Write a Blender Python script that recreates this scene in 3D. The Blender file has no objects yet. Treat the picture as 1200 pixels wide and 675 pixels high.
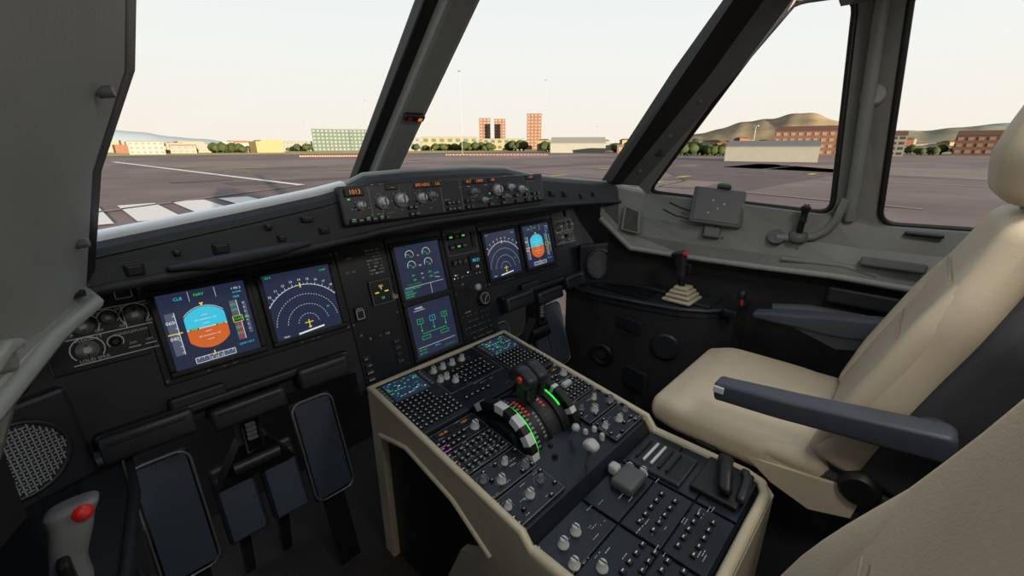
import bpy, bmesh, math, random
from mathutils import Vector as V, Matrix
random.seed(3)
sc=bpy.context.scene
def lin(c):
    c=c/255.0
    return c/12.92 if c<=.04045 else ((c+.055)/1.055)**2.4
def mat(name,rgb,rough=.6,metal=0,emit=0,noise=0,nscale=30,bump=0,bscale=300,spec=.5):
    m=bpy.data.materials.new(name); m.use_nodes=True
    nt=m.node_tree; b=nt.nodes['Principled BSDF']
    col=tuple(lin(c) for c in rgb)+(1,)
    b.inputs['Base Color'].default_value=col
    b.inputs['Roughness'].default_value=rough
    b.inputs['Metallic'].default_value=metal
    b.inputs['Specular IOR Level'].default_value=spec
    if emit:
        b.inputs['Emission Color'].default_value=col
        b.inputs['Emission Strength'].default_value=emit
    if noise:
        tc=nt.nodes.new('ShaderNodeTexCoord'); n=nt.nodes.new('ShaderNodeTexNoise'); n.inputs['Scale'].default_value=nscale; n.inputs['Detail'].default_value=8; n.inputs['Roughness'].default_value=.62
        r=nt.nodes.new('ShaderNodeValToRGB')
        r.color_ramp.elements[0].position=.3; r.color_ramp.elements[1].position=.7
        r.color_ramp.elements[0].color=tuple(c*(1-noise) for c in col[:3])+(1,)
        r.color_ramp.elements[1].color=tuple(min(1,c*(1+noise)) for c in col[:3])+(1,)
        nt.links.new(tc.outputs['Object'],n.inputs['Vector']); nt.links.new(n.outputs['Fac'],r.inputs['Fac']); nt.links.new(r.outputs['Color'],b.inputs['Base Color'])
    if bump:
        tc=nt.nodes.new('ShaderNodeTexCoord'); n=nt.nodes.new('ShaderNodeTexNoise'); n.inputs['Scale'].default_value=bscale
        bp=nt.nodes.new('ShaderNodeBump'); bp.inputs['Strength'].default_value=bump; bp.inputs['Distance'].default_value=.002
        nt.links.new(tc.outputs['Object'],n.inputs['Vector']); nt.links.new(n.outputs['Fac'],bp.inputs['Height']); nt.links.new(bp.outputs['Normal'],b.inputs['Normal'])
    return m
def glow(name,rgb,s=1.0):
    m=bpy.data.materials.new(name); m.use_nodes=True
    b=m.node_tree.nodes['Principled BSDF']; c=tuple(lin(x) for x in rgb)+(1,)
    b.inputs['Base Color'].default_value=(.01,.01,.01,1); b.inputs['Roughness'].default_value=.25
    b.inputs['Emission Color'].default_value=c; b.inputs['Emission Strength'].default_value=s
    return m
TRIM=mat('cockpit_trim_grey',(114,116,113),.5,noise=.10,nscale=9,bump=.15)
TRIML=mat('cockpit_trim_light',(142,145,142),.5,noise=.08,nscale=9,bump=.15)
TRIMD=mat('trim_grey_dark',(84,86,88),.55,noise=.08,nscale=9,bump=.15)
LITEDGE=mat('glareshield_edge_skylit',(222,226,228),.4)  # near-white colour paints sky light onto the glareshield's top edge
BLK=mat('rubber_black',(18,18,20),.5)
PANEL=mat('panel_dark_blue',(27,31,40),.5,noise=.25,nscale=18,bump=.1)
PANEL2=mat('panel_face_dark',(19,23,33),.4,noise=.15,nscale=30,bump=.1)
GLARE=mat('glareshield_dark',(39,42,47),.65,noise=.14,nscale=20,bump=.3)
PLAST=mat('plastic_dark',(38,41,47),.42,noise=.1,nscale=20,bump=.1)
DARK=mat('dark_sidewall',(36,35,37),.75,noise=.18,nscale=8)
CREAM=mat('pedestal_cream',(188,178,154),.45,noise=.05)
SEAT=mat('seat_beige_leather',(203,188,164),.55,noise=.04,nscale=15,bump=.22,bscale=420)
SEATS=mat('seat_seam',(160,147,128),.8)
SHELL=mat('seat_shell_grey',(50,52,57),.6,bump=.2)
ARM=mat('armrest_bluegrey',(62,67,78),.5,bump=.2,bscale=400)
KNOB=mat('knob_light_grey',(180,182,182),.35)
KNOBD=mat('knob_grey',(112,114,118),.4)
METAL=mat('metal_grey',(140,144,148),.35,metal=.7)
PAD=mat('footrest_pad',(60,70,86),.4,noise=.1,nscale=200,bump=.5,bscale=500)
RED=mat('red_button',(205,40,30),.4)
CARPET=mat('floor_carpet',(40,36,34),.95,noise=.15,nscale=80,bump=.4)
SCR=glow('screen_navy',(38,46,72),.8)
SCR2=glow('screen_black',(12,16,24),.6)
GW=glow('display_white',(225,228,235),.9); GG=glow('display_green',(60,215,90),.85); GC=glow('display_cyan',(60,195,225),.95)
GO=glow('display_orange',(205,98,40),.95); GY=glow('display_yellow',(230,210,50),.95); GA=glow('display_amber',(225,120,40),.9); GM=glow('display_magenta',(200,90,200),.9)
GGR=glow('display_grey',(95,102,125),.7); GR=glow('display_red',(200,60,40),.7); GRN2=glow('scale_green',(40,235,60),1.3)
GGD=glow('display_green_dim',(45,165,85),.6); GCD=glow('display_cyan_dim',(70,140,160),.6)
LBL=mat('label_white',(205,208,208),.6); LBLD=mat('label_grey',(135,139,143),.6)

class MB:
    def __init__(s,name,parent=None):
        s.n=name; s.bm=bmesh.new(); s.mats=[]; s.M=Matrix.Identity(4); s.parent=parent
    def mi(s,m):
        if m not in s.mats: s.mats.append(m)
        return s.mats.index(m)
    def add(s,vs,fs,m,smooth=False):
        bv=[s.bm.verts.new(s.M@V(v)) for v in vs]; i=s.mi(m)
        for f in fs:
            try: ff=s.bm.faces.new([bv[k] for k in f])
            except ValueError: continue
            ff.material_index=i; ff.smooth=smooth
    def box(s,c,size,m,r=0,seg=2,rot=None,taper=None):
        t=bmesh.new(); bmesh.ops.create_cube(t,size=1)
        for v in t.verts:
            k=1
            if taper and v.co.z>0: k=taper
            v.co=V((v.co.x*size[0]*k,v.co.y*size[1]*k,v.co.z*size[2]))
        if r>0:
            bmesh.ops.bevel(t,geom=list(t.edges),offset=min(r,min(size)*.49),segments=seg,profile=.5,affect='EDGES')
        R=rot if rot is not None else Matrix.Identity(3)
        t.verts.index_update()
        vs=[R@v.co+V(c) for v in t.verts]; fs=[[v.index for v in f.verts] for f in t.faces]
        t.free(); s.add(vs,fs,m,smooth=(r>0 and seg>2))
    def ring(s,rings,m,caps=True,smooth=True,closed=True):
        n=len(rings[0]); vs=[p for r in rings for p in r]; fs=[]
        for i in range(len(rings)-1):
            for j in range(n if closed else n-1):
                k=(j+1)%n
                fs.append([i*n+j,i*n+k,(i+1)*n+k,(i+1)*n+j])
        s.add(vs,fs,m,smooth)
        if caps and closed:
            s.add(rings[0],[list(range(n))[::-1]],m); s.add(rings[-1],[list(range(n))],m)
    def cyl(s,p0,p1,r0,m,r1=None,seg=16,caps=True):
        p0=V(p0);p1=V(p1); r1=r0 if r1 is None else r1
        a=(p1-p0).normalized(); u=a.orthogonal().normalized(); w=a.cross(u)
        rg=[[p+(u*math.cos(2*math.pi*i/seg)+w*math.sin(2*math.pi*i/seg))*r for i in range(seg)] for p,r in((p0,r0),(p1,r1))]
        s.ring(rg,m,caps)
    def lathe(s,p,axis,prof,m,seg=20,caps=True,sy=1):
        p=V(p);a=V(axis).normalized();u=a.orthogonal().normalized();w=a.cross(u)
        s.ring([[p+a*h+(u*math.cos(2*math.pi*i/seg)+w*sy*math.sin(2*math.pi*i/seg))*r for i in range(seg)] for r,h in prof],m,caps)
    def tube(s,pts,r,m,closed=False,seg=8):
        pts=[V(p) for p in pts]; n=len(pts); rg=[]
        up=None
        for i,p in enumerate(pts):
            if closed: t=(pts[(i+1)%n]-pts[i-1]).normalized()
            else: t=(pts[min(i+1,n-1)]-pts[max(i-1,0)]).normalized()
            if up is None: up=t.orthogonal().normalized()
            u=(up-t*up.dot(t)).normalized(); up=u; w=t.cross(u)
            rg.append([p+(u*math.cos(2*math.pi*k/seg)+w*math.sin(2*math.pi*k/seg))*r for k in range(seg)])
        if closed: rg.append(rg[0])
        s.ring(rg,m,caps=not closed)
    def poly(s,pts,m): s.add(pts,[list(range(len(pts)))],m)
    def prism(s,pts,vec,m):
        pts=[V(p) for p in pts]; q=[p+V(vec) for p in pts]; n=len(pts)
        s.add(pts+q,[list(range(n))[::-1],list(range(n,2*n))]+[[i,(i+1)%n,n+(i+1)%n,n+i] for i in range(n)],m)
    def q(s,x0,y0,x1,y1,z,m): s.poly([(x0,y0,z),(x1,y0,z),(x1,y1,z),(x0,y1,z)],m)
    def line(s,x0,y0,x1,y1,w,z,m):
        d=V((x1-x0,y1-y0,0)); 
        if d.length<1e-7: return
        n=V((-d.y,d.x,0)).normalized()*w/2; a=V((x0,y0,z)); b=V((x1,y1,z))
        s.poly([a-n,b-n,b+n,a+n],m)
    def arc(s,cx,cy,r,w,a0,a1,z,m,n=24,dash=False):
        for i in range(n):
            if dash and i%2: continue
            t0=math.radians(a0+(a1-a0)*i/n); t1=math.radians(a0+(a1-a0)*(i+1)/n)
            s.poly([(cx+(r-w/2)*math.cos(t0),cy+(r-w/2)*math.sin(t0),z),(cx+(r+w/2)*math.cos(t0),cy+(r+w/2)*math.sin(t0),z),
                    (cx+(r+w/2)*math.cos(t1),cy+(r+w/2)*math.sin(t1),z),(cx+(r-w/2)*math.cos(t1),cy+(r-w/2)*math.sin(t1),z)],m)
    def rect(s,x0,y0,x1,y1,w,z,m):
        s.line(x0,y0,x1,y0,w,z,m);s.line(x1,y0,x1,y1,w,z,m);s.line(x1,y1,x0,y1,w,z,m);s.line(x0,y1,x0,y0,w,z,m)
    def dashes(s,x0,y0,x1,y1,rows,ms,z,dens=.8,k=1.0,hh=.4):
        h=(y1-y0)/rows
        for r in range(rows):
            x=x0
            while x<x1:
                w=random.uniform(.004,.012)*k
                if random.random()<dens: s.q(x,y1-(r+.5+hh/2)*h,min(x+w,x1),y1-(r+.5-hh/2)*h,z,random.choice(ms))
                x+=w+random.uniform(.002,.005)*k
    def text(s,t,x,y,size,z,m,al='CENTER'):
        key=(t,al)
        if key not in TC:
            c=bpy.data.curves.new('tmp','FONT'); c.body=t; c.size=1; c.align_x=al; c.align_y='CENTER'; c.resolution_u=2
            o=bpy.data.objects.new('tmp',c); sc.collection.objects.link(o)
            dg=bpy.context.evaluated_depsgraph_get(); me=o.evaluated_get(dg).to_mesh()
            TC[key]=([v.co.copy() for v in me.vertices],[list(p.vertices) for p in me.polygons])
            bpy.data.objects.remove(o); bpy.data.curves.remove(c)
        vs,fs=TC[key]
        s.add([(x+v.x*size,y+v.y*size,z) for v in vs],fs,m)
    def knob(s,x,y,r,h,m,z=0,ptr=True):
        s.lathe((x,y,z),(0,0,1),[(r*1.2,0),(r*1.2,h*.2),(r*.9,h*.25),(r*.85,h*.9),(r*.7,h)],m,14)
        if ptr: s.box((x,y,z+h),(r*.25,r*1.5,h*.12),PLAST)
    def done(s,mods=None):
        bmesh.ops.recalc_face_normals(s.bm,faces=s.bm.faces) if mods!='flat' else None
        me=bpy.data.meshes.new(s.n); s.bm.to_mesh(me); s.bm.free()
        for m in s.mats: me.materials.append(m)
        o=bpy.data.objects.new(s.n,me); sc.collection.objects.link(o)
        if s.parent: o.parent=s.parent
        return o
TC={}
def rr(w,h,r,n=4):
    r=max(min(r,w*.49,h*.49),1e-4); out=[]
    for cx,cy,a in((w/2-r,h/2-r,0),(-w/2+r,h/2-r,90),(-w/2+r,-h/2+r,180),(w/2-r,-h/2+r,270)):
        for i in range(n+1):
            t=math.radians(a+90*i/n); out.append((cx+r*math.cos(t),cy+r*math.sin(t)))
    return out
def interp(L,t):
    if not isinstance(L,(list,tuple)): return L
    f=t*(len(L)-1); i=min(int(f),len(L)-2); k=f-i; k=k*k*(3-2*k) if len(L)>2 else k
    return L[i]*(1-k)+L[i+1]*k
def softpad(mb,pts,U,W,D,R,m,rc=None,n=22):
    pts=[V(p) for p in pts]; U=V(U).normalized()
    L=sum((pts[i+1]-pts[i]).length for i in range(len(pts)-1)); rings=[]
    ds=[0,R*.05,R*.15,R*.3,R*.5,R*.75,R]; ts=[d/L for d in ds]; ts+=[ts[-1]+(1-2*ts[-1])*i/n for i in range(1,n)]; ts+=[1-d/L for d in ds[::-1]]
    for t in ts:
        def cp(t):
            t=max(0,min(1,t)); f=t*(len(pts)-1); i=min(int(f),len(pts)-2); return pts[i].lerp(pts[i+1],f-i)
        p=(cp(t-.06)+cp(t+.06)+cp(t)*2)/4 if .06<t<.94 else cp(t)
        tg=(cp(t+.08)-cp(t-.08)).normalized(); Vd=tg.cross(U).normalized()
        d=min(t,1-t)*L; ins=R*(1-math.sqrt(max(0,1-(1-d/R)**2))) if d<R else 0
        w=interp(W,t)-2*ins; h=interp(D,t)-2*ins
        rings.append([p+U*a+Vd*b for a,b in rr(max(w,.004),max(h,.004),rc or R)])
    mb.ring(rings,m,True,True)
def empty(name):
    e=bpy.data.objects.new(name,None); sc.collection.objects.link(e); e.empty_display_size=.1; return e
def frame(o,X,Y,Z):
    M=Matrix.Identity(4)
    for i in range(3): M[i][0]=X[i];M[i][1]=Y[i];M[i][2]=Z[i];M[i][3]=o[i]
    return M

# ---------------- CAMERA ----------------
CZ=1.18
cam=bpy.data.cameras.new('camera'); co=bpy.data.objects.new('camera',cam); sc.collection.objects.link(co)
cam.sensor_width=36; cam.lens=15.0; cam.clip_start=.02; cam.clip_end=20000
co.location=(-.72,0,CZ)
f=V((.687,.656,-.313)).normalized(); co.rotation_euler=f.to_track_quat('-Z','Y').to_euler()
sc.camera=co
# ---------------- WORLD / SUN ----------------
w=bpy.data.worlds.new('sky'); sc.world=w; w.use_nodes=True; nt=w.node_tree; bg=nt.nodes['Background']
tc=nt.nodes.new('ShaderNodeTexCoord'); sp=nt.nodes.new('ShaderNodeSeparateXYZ'); cr=nt.nodes.new('ShaderNodeValToRGB')
nt.links.new(tc.outputs['Generated'],sp.inputs[0]); nt.links.new(sp.outputs['Z'],cr.inputs['Fac']); nt.links.new(cr.outputs['Color'],bg.inputs['Color'])
cr.color_ramp.elements[0].position=0; cr.color_ramp.elements[0].color=(1,.92,.80,1)
cr.color_ramp.elements[1].position=.6; cr.color_ramp.elements[1].color=(.76,.87,1,1)
e=cr.color_ramp.elements.new(.16); e.color=(.97,.97,.94,1)
bg.inputs['Strength'].default_value=.97
sl=bpy.data.lights.new('sun','SUN'); so=bpy.data.objects.new('sun',sl); sc.collection.objects.link(so)
sl.energy=22.0; sl.angle=.01; sl.color=(1,.82,.62)
so.rotation_euler=V((.22,1,-.082)).to_track_quat('-Z','Y').to_euler(); so.location=(0,-5,6)
sc.view_settings.view_transform='Standard'

# ---------------- EXTERIOR ----------------
GZ=-4.9
APR=mat('apron_asphalt',(106,94,92),.95,noise=.30,nscale=.035,spec=.05)
m=MB('ground_apron')
for i in range(-6,16):
    for j in range(-2,16): m.q(i*200,j*200,i*200+200,j*200+200,GZ,APR)
m.done('flat')
WH=mat('paint_white',(196,193,188),.85,spec=.05); YE=mat('paint_yellow',(180,160,52),.85,spec=.05); FAD=mat('paint_faded',(126,116,110),.9,spec=.05); APD=mat('asphalt_patch',(92,83,82),.95,noise=.15,nscale=.1,spec=.05); APC=mat('apron_concrete',(118,106,100),.95,noise=.12,nscale=.08,spec=.05)
m=MB('apron_patches'); z=GZ+.05
m.poly([(30,150,z),(380,195,z),(380,250,z),(20,230,z)],APC); m.poly([(60,20,z),(150,15,z),(300,130,z),(260,140,z)],APD); m.poly([(20,84,z),(200,94,z),(200,104,z),(20,92,z)],APD); m.poly([(110,-40,z),(180,-40,z),(190,50,z),(150,50,z)],APC)
for i in range(24):
    x=random.uniform(10,200); y=random.uniform(20,200); s_=random.uniform(2,9); m.poly([(x,y,z+.03),(x+s_*2,y+s_*.2,z+.03),(x+s_*2,y+s_,z+.03),(x,y+s_*.8,z+.03)],random.choice([APD,APC]))
m.done('flat')
m=MB('runway_markings'); z=GZ+.12
for x in(-6,-1.2,3.5,8.2,12.9): m.q(x,48,x+3.2,63,z,WH)
m.poly([(18.5,260,z),(20.5,260,z),(28.6,76,z),(27.2,76,z)],WH)
m.poly([(28.6,76,z),(27.2,76,z),(-10,50.5,z),(-10,49.5,z)],FAD)
for a,b,c,d in((20,120,600,150),(30,90,400,95),(60,0,160,300),(35,40,300,30),(90,100,380,260),(20,200,500,330),(100,-20,130,200)):
    D=V((c-a,d-b,0)).normalized(); N=V((-D.y,D.x,0))*.3; A=V((a,b,z)); B_=V((c,d,z)); m.poly([A-N,B_-N,B_+N,A+N],FAD)
for a,b in((40,150),(60,210),(75,60),(90,38),(120,20),(55,45),(110,70),(70,35),(130,120),(95,8),(60,4),(30,130),(45,190)):
    m.q(a,b,a+6,b+1.2,z+.03,YE)
m.done('flat')
GRASS=mat('dry_grass',(146,134,88),.95,noise=.25,nscale=.02,spec=.05)
m=MB('airfield_grass'); m.q(-400,420,3000,3400,GZ+.2,GRASS); m.q(560,-400,3000,420,GZ+.2,GRASS); m.done('flat')
def pos(b,d): b=math.radians(b); return V((-.72+d*math.sin(b),d*math.cos(b),GZ))
def bldg(name,b0,b1,d,h,wallm,roofm,rows=0,winm=None,depth=20,gable=0):
    m=MB(name); p0=pos(b0,d); p1=pos(b1,d); X=(p1-p0); L=X.length; X.normalize(); Y=V((-X.y,X.x,0))
    if Y.dot(p0)<0: Y=-Y
    m.M=frame(p0,X,Y,V((0,0,1)))
    m.box((L/2,depth/2,h/2),(L,depth,h),wallm)
    if gable:
        m.prism([(0,-.5,h),(L,-.5,h),(L,depth/2,h+gable),(0,depth/2,h+gable)],(0,0,.3),roofm)
        m.prism([(0,depth+.5,h),(L,depth+.5,h),(L,depth/2,h+gable),(0,depth/2,h+gable)],(0,0,.3),roofm)
        m.prism([(0.02,0,h),(.02,depth,h),(.02,depth/2,h+gable)],(L-.04,0,0),wallm)
    else: m.box((L/2,depth/2,h+.3),(L+1,depth+1,.8),roofm)
    if rows:
        fh=h/rows
        for r in range(rows):
            n=max(3,int(L/fh/1.1))
            for i in range(n): m.box(((i+.5)*L/n,-.1,(r+.55)*fh),(L/n*.55,.3,fh*.5),winm)
    m.done()
WG=mat('facade_glass',(62,74,72),.4,spec=.1); BRICK=mat('brick_facade',(100,70,56),.9,noise=.1,nscale=.3,spec=.05); CONC=mat('concrete_pale',(108,105,96),.9,spec=.05)
ROOFG=mat('roof_grey',(88,90,90),.8,spec=.05); WHB=mat('hangar_white',(112,112,105),.8,noise=.04,nscale=.5,spec=.05); ROOFR=mat('roof_redbrown',(84,60,50),.9,spec=.05); WGR=mat('window_dark',(52,50,54),.4,spec=.1); GRNR=mat('terminal_teal',(60,76,70),.6,spec=.1); FCR=mat('facade_cream',(114,106,78),.9,spec=.05)
bldg('terminal_building',22.5,31.5,800,34,GRNR,ROOFG,6,CONC,60)
bldg('terminal_building',16.5,22.4,820,15,CONC,ROOFG,3,WG,60)
bldg('terminal_building',31.6,34.8,840,22,CONC,ROOFG,3,WG,60)
bldg('apartment_tower',42.2,43.6,1500,96,BRICK,ROOFR,10,CONC,20)
bldg('apartment_tower',44.1,45.5,1500,94,BRICK,ROOFR,10,CONC,20)
bldg('apartment_tower',48.2,50.0,1300,96,BRICK,ROOFR,11,CONC,20)
bldg('cargo_hall',35,42,900,25,FCR,ROOFG,2,WG,40)
bldg('cargo_hall',42.6,47.8,1000,24,FCR,ROOFG,2,WG,40)
bldg('hangar',51.2,58.1,530,10.5,WHB,WHB,0,None,40,7)
bldg('hangar',71.8,80.8,230,6.4,WHB,ROOFG,0,None,26,2.4)
bldg('brick_office_block',76.4,84,420,18,BRICK,ROOFR,4,CONC,30,4)
bldg('brick_office_block',85.2,87.5,420,14,CONC,ROOFR,4,WGR,30,3)
bldg('brick_office_block',90.8,96,520,15,BRICK,ROOFR,3,CONC,30,4)
bldg('warehouse',87.5,91,600,7,CONC,ROOFG,1,WGR,30)
bldg('warehouse',62.5,66.5,700,11,CONC,ROOFR,2,WGR,30,3)
bldg('control_building',5.8,8.6,500,11,WHB,ROOFG,3,WG,25)
bldg('control_building',9.0,11.2,560,8,CONC,ROOFR,2,WG,25)
bldg('fire_station',59.5,62,480,8,BRICK,ROOFG,1,CONC,20)
def hill(name,b0,b1,d,h,mt):
    m=MB(name); n=60; rows=[]
    for j in range(9):
        row=[]
        for i in range(n+1):
            t=i/n; b=b0+(b1-b0)*t; pr=math.sin(math.pi*t)**.8*(1+.12*math.sin(9*t+b0)+.05*math.sin(23*t)+.02*math.sin(61*t))
            u=j/8; p=pos(b,d+u*h*4); p.z=GZ+h*pr*math.sin(u*math.pi/2)+(-1 if j==0 else 0); row.append(p)
        rows.append(row)
    m.ring(rows,mt,False,True,False); m.done('flat')
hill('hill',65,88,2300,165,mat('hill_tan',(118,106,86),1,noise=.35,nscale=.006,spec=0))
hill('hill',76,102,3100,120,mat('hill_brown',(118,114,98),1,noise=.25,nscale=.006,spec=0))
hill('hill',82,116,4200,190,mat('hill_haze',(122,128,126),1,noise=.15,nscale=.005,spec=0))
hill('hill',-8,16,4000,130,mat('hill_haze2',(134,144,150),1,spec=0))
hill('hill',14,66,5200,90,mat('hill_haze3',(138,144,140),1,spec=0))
TREE=mat('tree_foliage',(48,56,34),1,noise=.3,nscale=.3,spec=0)
m=MB('tree_line')
for b0,b1,d,n,sz in((12.4,15.5,600,16,5),(8.5,11,620,8,3),(59,66,600,46,6),(66,72,380,26,4),(46,48,850,14,8),(88,90,500,8,3),(50.2,53,700,16,7),(62,70,900,34,10),(34,42,860,34,6),(82,95,560,26,4),(16,22,780,20,5),(40,47,840,30,7)):
    for i in range(n):
        p=pos(random.uniform(b0,b1),d*random.uniform(.95,1.05)); r=sz*random.uniform(.6,1.2)
        m.lathe(p,(0,0,1),[(r*.15,0),(r*.2,r*.4),(r*.9,r*.6),(r*1.1,r*1.1),(r*.8,r*1.6),(r*.2,r*1.95)],TREE,7)
m.done()
m=MB('town_houses')
for i in range(130):
    b=random.uniform(50,104); d=random.uniform(700,1500); p=pos(b,d); hh=random.uniform(8,20); ww=random.uniform(12,34)
    m.box(p+V((0,0,hh/2)),(ww,ww,hh),random.choice([CONC,BRICK,WHB,FCR]),rot=Matrix.Rotation(random.random(),3,'Z')); m.box(p+V((0,0,hh+1)),(ww*1.05,ww*1.05,2),ROOFR,taper=.6,rot=Matrix.Rotation(random.random(),3,'Z'))
for i in range(60):
    b=random.uniform(3,20); d=random.uniform(600,1100); p=pos(b,d); hh=random.uniform(5,15); ww=random.uniform(12,34)
    m.box(p+V((0,0,hh/2)),(ww,ww,hh),random.choice([CONC,WHB,FCR,BRICK]))
m.done()
m=MB('light_mast')
for b,d,h in((28.8,700,70),(40,420,70),(50.5,560,82),(33,800,44),(22,800,44),(57,700,36),(74.5,300,18),(25,800,44),(36,800,44),(19,780,38)):
    p=pos(b,d); m.cyl(p,p+V((0,0,h)),.25,KNOBD,.16,6); m.box(p+V((0,0,h)),(2.4,2.4,.6),KNOBD)
m.done()
m=MB('barrier_row')
BR=mat('barrier_red',(130,54,42),.7)
for b0,b1,d in((21,29,330),(38,51,360),(60,64,420)):
    n=60
    for i in range(n):
        p=pos(b0+(b1-b0)*i/n,d); m.box(p+V((0,0,.5)),(1.6,.6,1),BR if i%2 else WHB)
m.done()
# the aircraft's own fuselage behind the cockpit, casting the long shadow on the apron
m=MB('aircraft_fuselage'); FW=mat('fuselage_white',(200,202,205),.4)
m.lathe((0,-1.6,-.25),(0,-1,0),[(1.93,0),(1.97,1),(1.97,24),(1.6,29),(.5,34)],FW,32)
m.prism([(-.15,-27,1.4),(-.15,-33.5,1.2),(-.15,-35.5,7.6),(-.15,-33.2,7.6)],(.3,0,0),FW)
for s_ in(-1,1):
    m.prism([(s_*1,-29.5,.5),(s_*1,-33,.5),(s_*6.2,-35,1.0),(s_*6.2,-33.4,1.0)],(0,0,.2),FW)
    m.prism([(s_*1.6,-11,-1.6),(s_*1.6,-18,-1.6),(s_*17,-22,-.2),(s_*17,-20.3,-.2)],(0,0,.35),FW)
    m.lathe((s_*5.7,-10.5,-2.8),(0,-1,0),[(.9,0),(1.1,1),(1.1,2.6),(.6,4.4)],FW,20)
m.done()

# ---------------- COCKPIT SHELL ----------------
m=MB('floor'); m.box((0,.1,-.02),(2.7,3.2,.04),CARPET); m.done()
m=MB('ceiling')
m.ring([[V((x,y,1.56+.1*math.cos(x*1.5))) for x in[-.98+1.96*i/12 for i in range(13)]] for y in(-1.5,-.6,0,.24,.3)],TRIM,False,True,False); m.done('flat')
m=MB('wall_rear'); m.box((0,-1.5,.85),(2.7,.04,1.75),TRIMD); m.box((0,-1.47,.85),(.6,.03,1.6),TRIM,.01); m.done()
m=MB('wall_front'); m.box((0,1.52,.45),(2.4,.04,1.0),DARK); m.done()

GLASS=bpy.data.materials.new('window_glass'); GLASS.use_nodes=True; nt=GLASS.node_tree; nt.nodes.clear()
o_=nt.nodes.new('ShaderNodeOutputMaterial'); mx=nt.nodes.new('ShaderNodeMixShader'); tr=nt.nodes.new('ShaderNodeBsdfTransparent'); gl=nt.nodes.new('ShaderNodeBsdfGlossy'); gl.inputs['Roughness'].default_value=.05
tr.inputs['Color'].default_value=(.98,.99,.98,1)
mx.inputs[0].default_value=.02; nt.links.new(tr.outputs[0],mx.inputs[1]); nt.links.new(gl.outputs[0],mx.inputs[2]); nt.links.new(mx.outputs[0],o_.inputs[0])
T=[(.85,.96,1.045),(.987,.844,1.004),(1.05,.5,.985),(1.1,.222,.965),(1.12,.094,.942),(1.134,-.188,.95),(1.14,-.6,.95),(1.14,-1.5,.95)]
B=[(.80,.945,.907),(.858,.83,.79),(.96,.67,.767),(1.03,.40,.758),(1.05,.166,.765),(1.06,0,.76),(1.06,-.6,.76),(1.06,-1.5,.76)]
def quad_slab(mb,a,b,c,d,mt,th=.03,out=None):
    a,b,c,d=map(V,(a,b,c,d)); n=(b-a).cross(d-a).normalized()
    if out is not None and n.dot(V(out))<0: n=-n
    mb.prism([a,b,c,d],n*th,mt)
def side(sgn,name):
    S=lambda p:(p[0]*sgn,p[1],p[2])
    m=MB('wall_'+name)
    out=(sgn,0,0)
    for i in range(len(B)-1):
        a,b=V(B[i]),V(B[i+1]); 
        a2=a+V((.06,0,-.03));b2=b+V((.06,0,-.03)); a3=V((a.x+.10,a.y,0));b3=V((b.x+.10,b.y,0))
        m.poly([S(a2),S(b2),S(b3),S(a3)],DARK); m.poly([S(a),S(b),S(b2),S(a2)],DARK)
    quad_slab(m,S((1.1,.222,.965)),S((1.12,.094,.942)),S((.98,.147,1.6)),S((.99,.27,1.6)),TRIM,.04,out)
    quad_slab(m,S((1.134,-.22,.95)),S((1.14,-1.5,.95)),S((.98,-1.5,1.62)),S((.98,-.22,1.6)),TRIM,.03,out)
    m.done()
    for k,(a,b,c,d) in enumerate((((.987,.844,1.004),(1.1,.222,.965),(.99,.27,1.6),(.955,.43,1.6)),((1.12,.094,.942),(1.134,-.22,.95),(.98,-.22,1.6),(.98,.147,1.6)))):
        g=MB('window_%d'%(k+3 if sgn>0 else k+5)); 
        cs=[V(S(p))+V((.012*sgn,0,0)) for p in(a,b,c,d)]
        g.poly(cs,GLASS)
        loop=[]; P=[V(S(p)) for p in(a,b,c,d)]; r=.05
        for i in range(4):
            p0,p,p1=P[i-1],P[i],P[(i+1)%4]; u=(p0-p).normalized()*r; v=(p1-p).normalized()*r
            for t in(0,.2,.4,.6,.8,1): loop.append((p+u)*(1-t)**2+p*2*t*(1-t)+(p+v)*t*t)
        g.tube(loop,.009,BLK,True,8)
        for i in range(4):
            p=P[i]; L=loop[i*6:i*6+6]
            g.poly([p]+L,TRIM)
        g.done()
side(1,'right'); side(-1,'left')
m=MB('window_post')
m.tube([(1.085,.17,.95),(1.072,.172,1.0),(1.06,.175,1.08),(.965,.205,1.6)],.018,TRIM)
m.tube([(1.035,.36,.872),(1.05,.30,.874),(1.062,.25,.885),(1.068,.22,.91),(1.065,.20,.95),(1.058,.185,1.02)],.013,TRIM,seg=12)
m.done()
def sill(name,sgn):
    m=MB(name); S=lambda p:V((p[0]*sgn,p[1],p[2]))
    prof=[]
    for a,b in zip(T,B):
        a=V(a);b=V(b); d=(a-b)
        prof.append([S(a+V((.02,0,.0))),S(a),S(a-V((.02,0,.008))),S(b+d*.55+V((-.01,0,0))),S(b+d*.15+V((-.012,0,.02))),S(b+V((-.012,0,.012))),S(b+V((-.004,0,-.012))),S(b+V((.06,0,-.015)))])
    m.ring(prof,TRIM,False,False,False)
    return m
m=sill('trim_1',1)
def gp(t,s,off=-.022):
    i=0 if t<=1 else 1; u=t-i
    a=V(T[i]).lerp(V(T[i+1]),u); b=V(B[i]).lerp(V(B[i+1]),u); p=b.lerp(a,s); p.x+=off; p.y-=.004; return p
m.poly([gp(.12,.30),gp(.55,.20),gp(.42,.62),gp(.14,.72)],BLK)
hole=[gp(.74,.24,-.05),gp(1.12,.30,-.05),gp(1.02,.66,-.05),gp(.68,.66,-.05)]
m.poly(hole,BLK); m.tube(hole,.006,TRIM,True)
m.box((1.035,.03,.83),(.02,.16,.03),TRIMD,.006,rot=Matrix.Rotation(.35,3,'Y'))
m.box((1.09,-.02,.925),(.02,.09,.012),BLK,.004)
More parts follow.
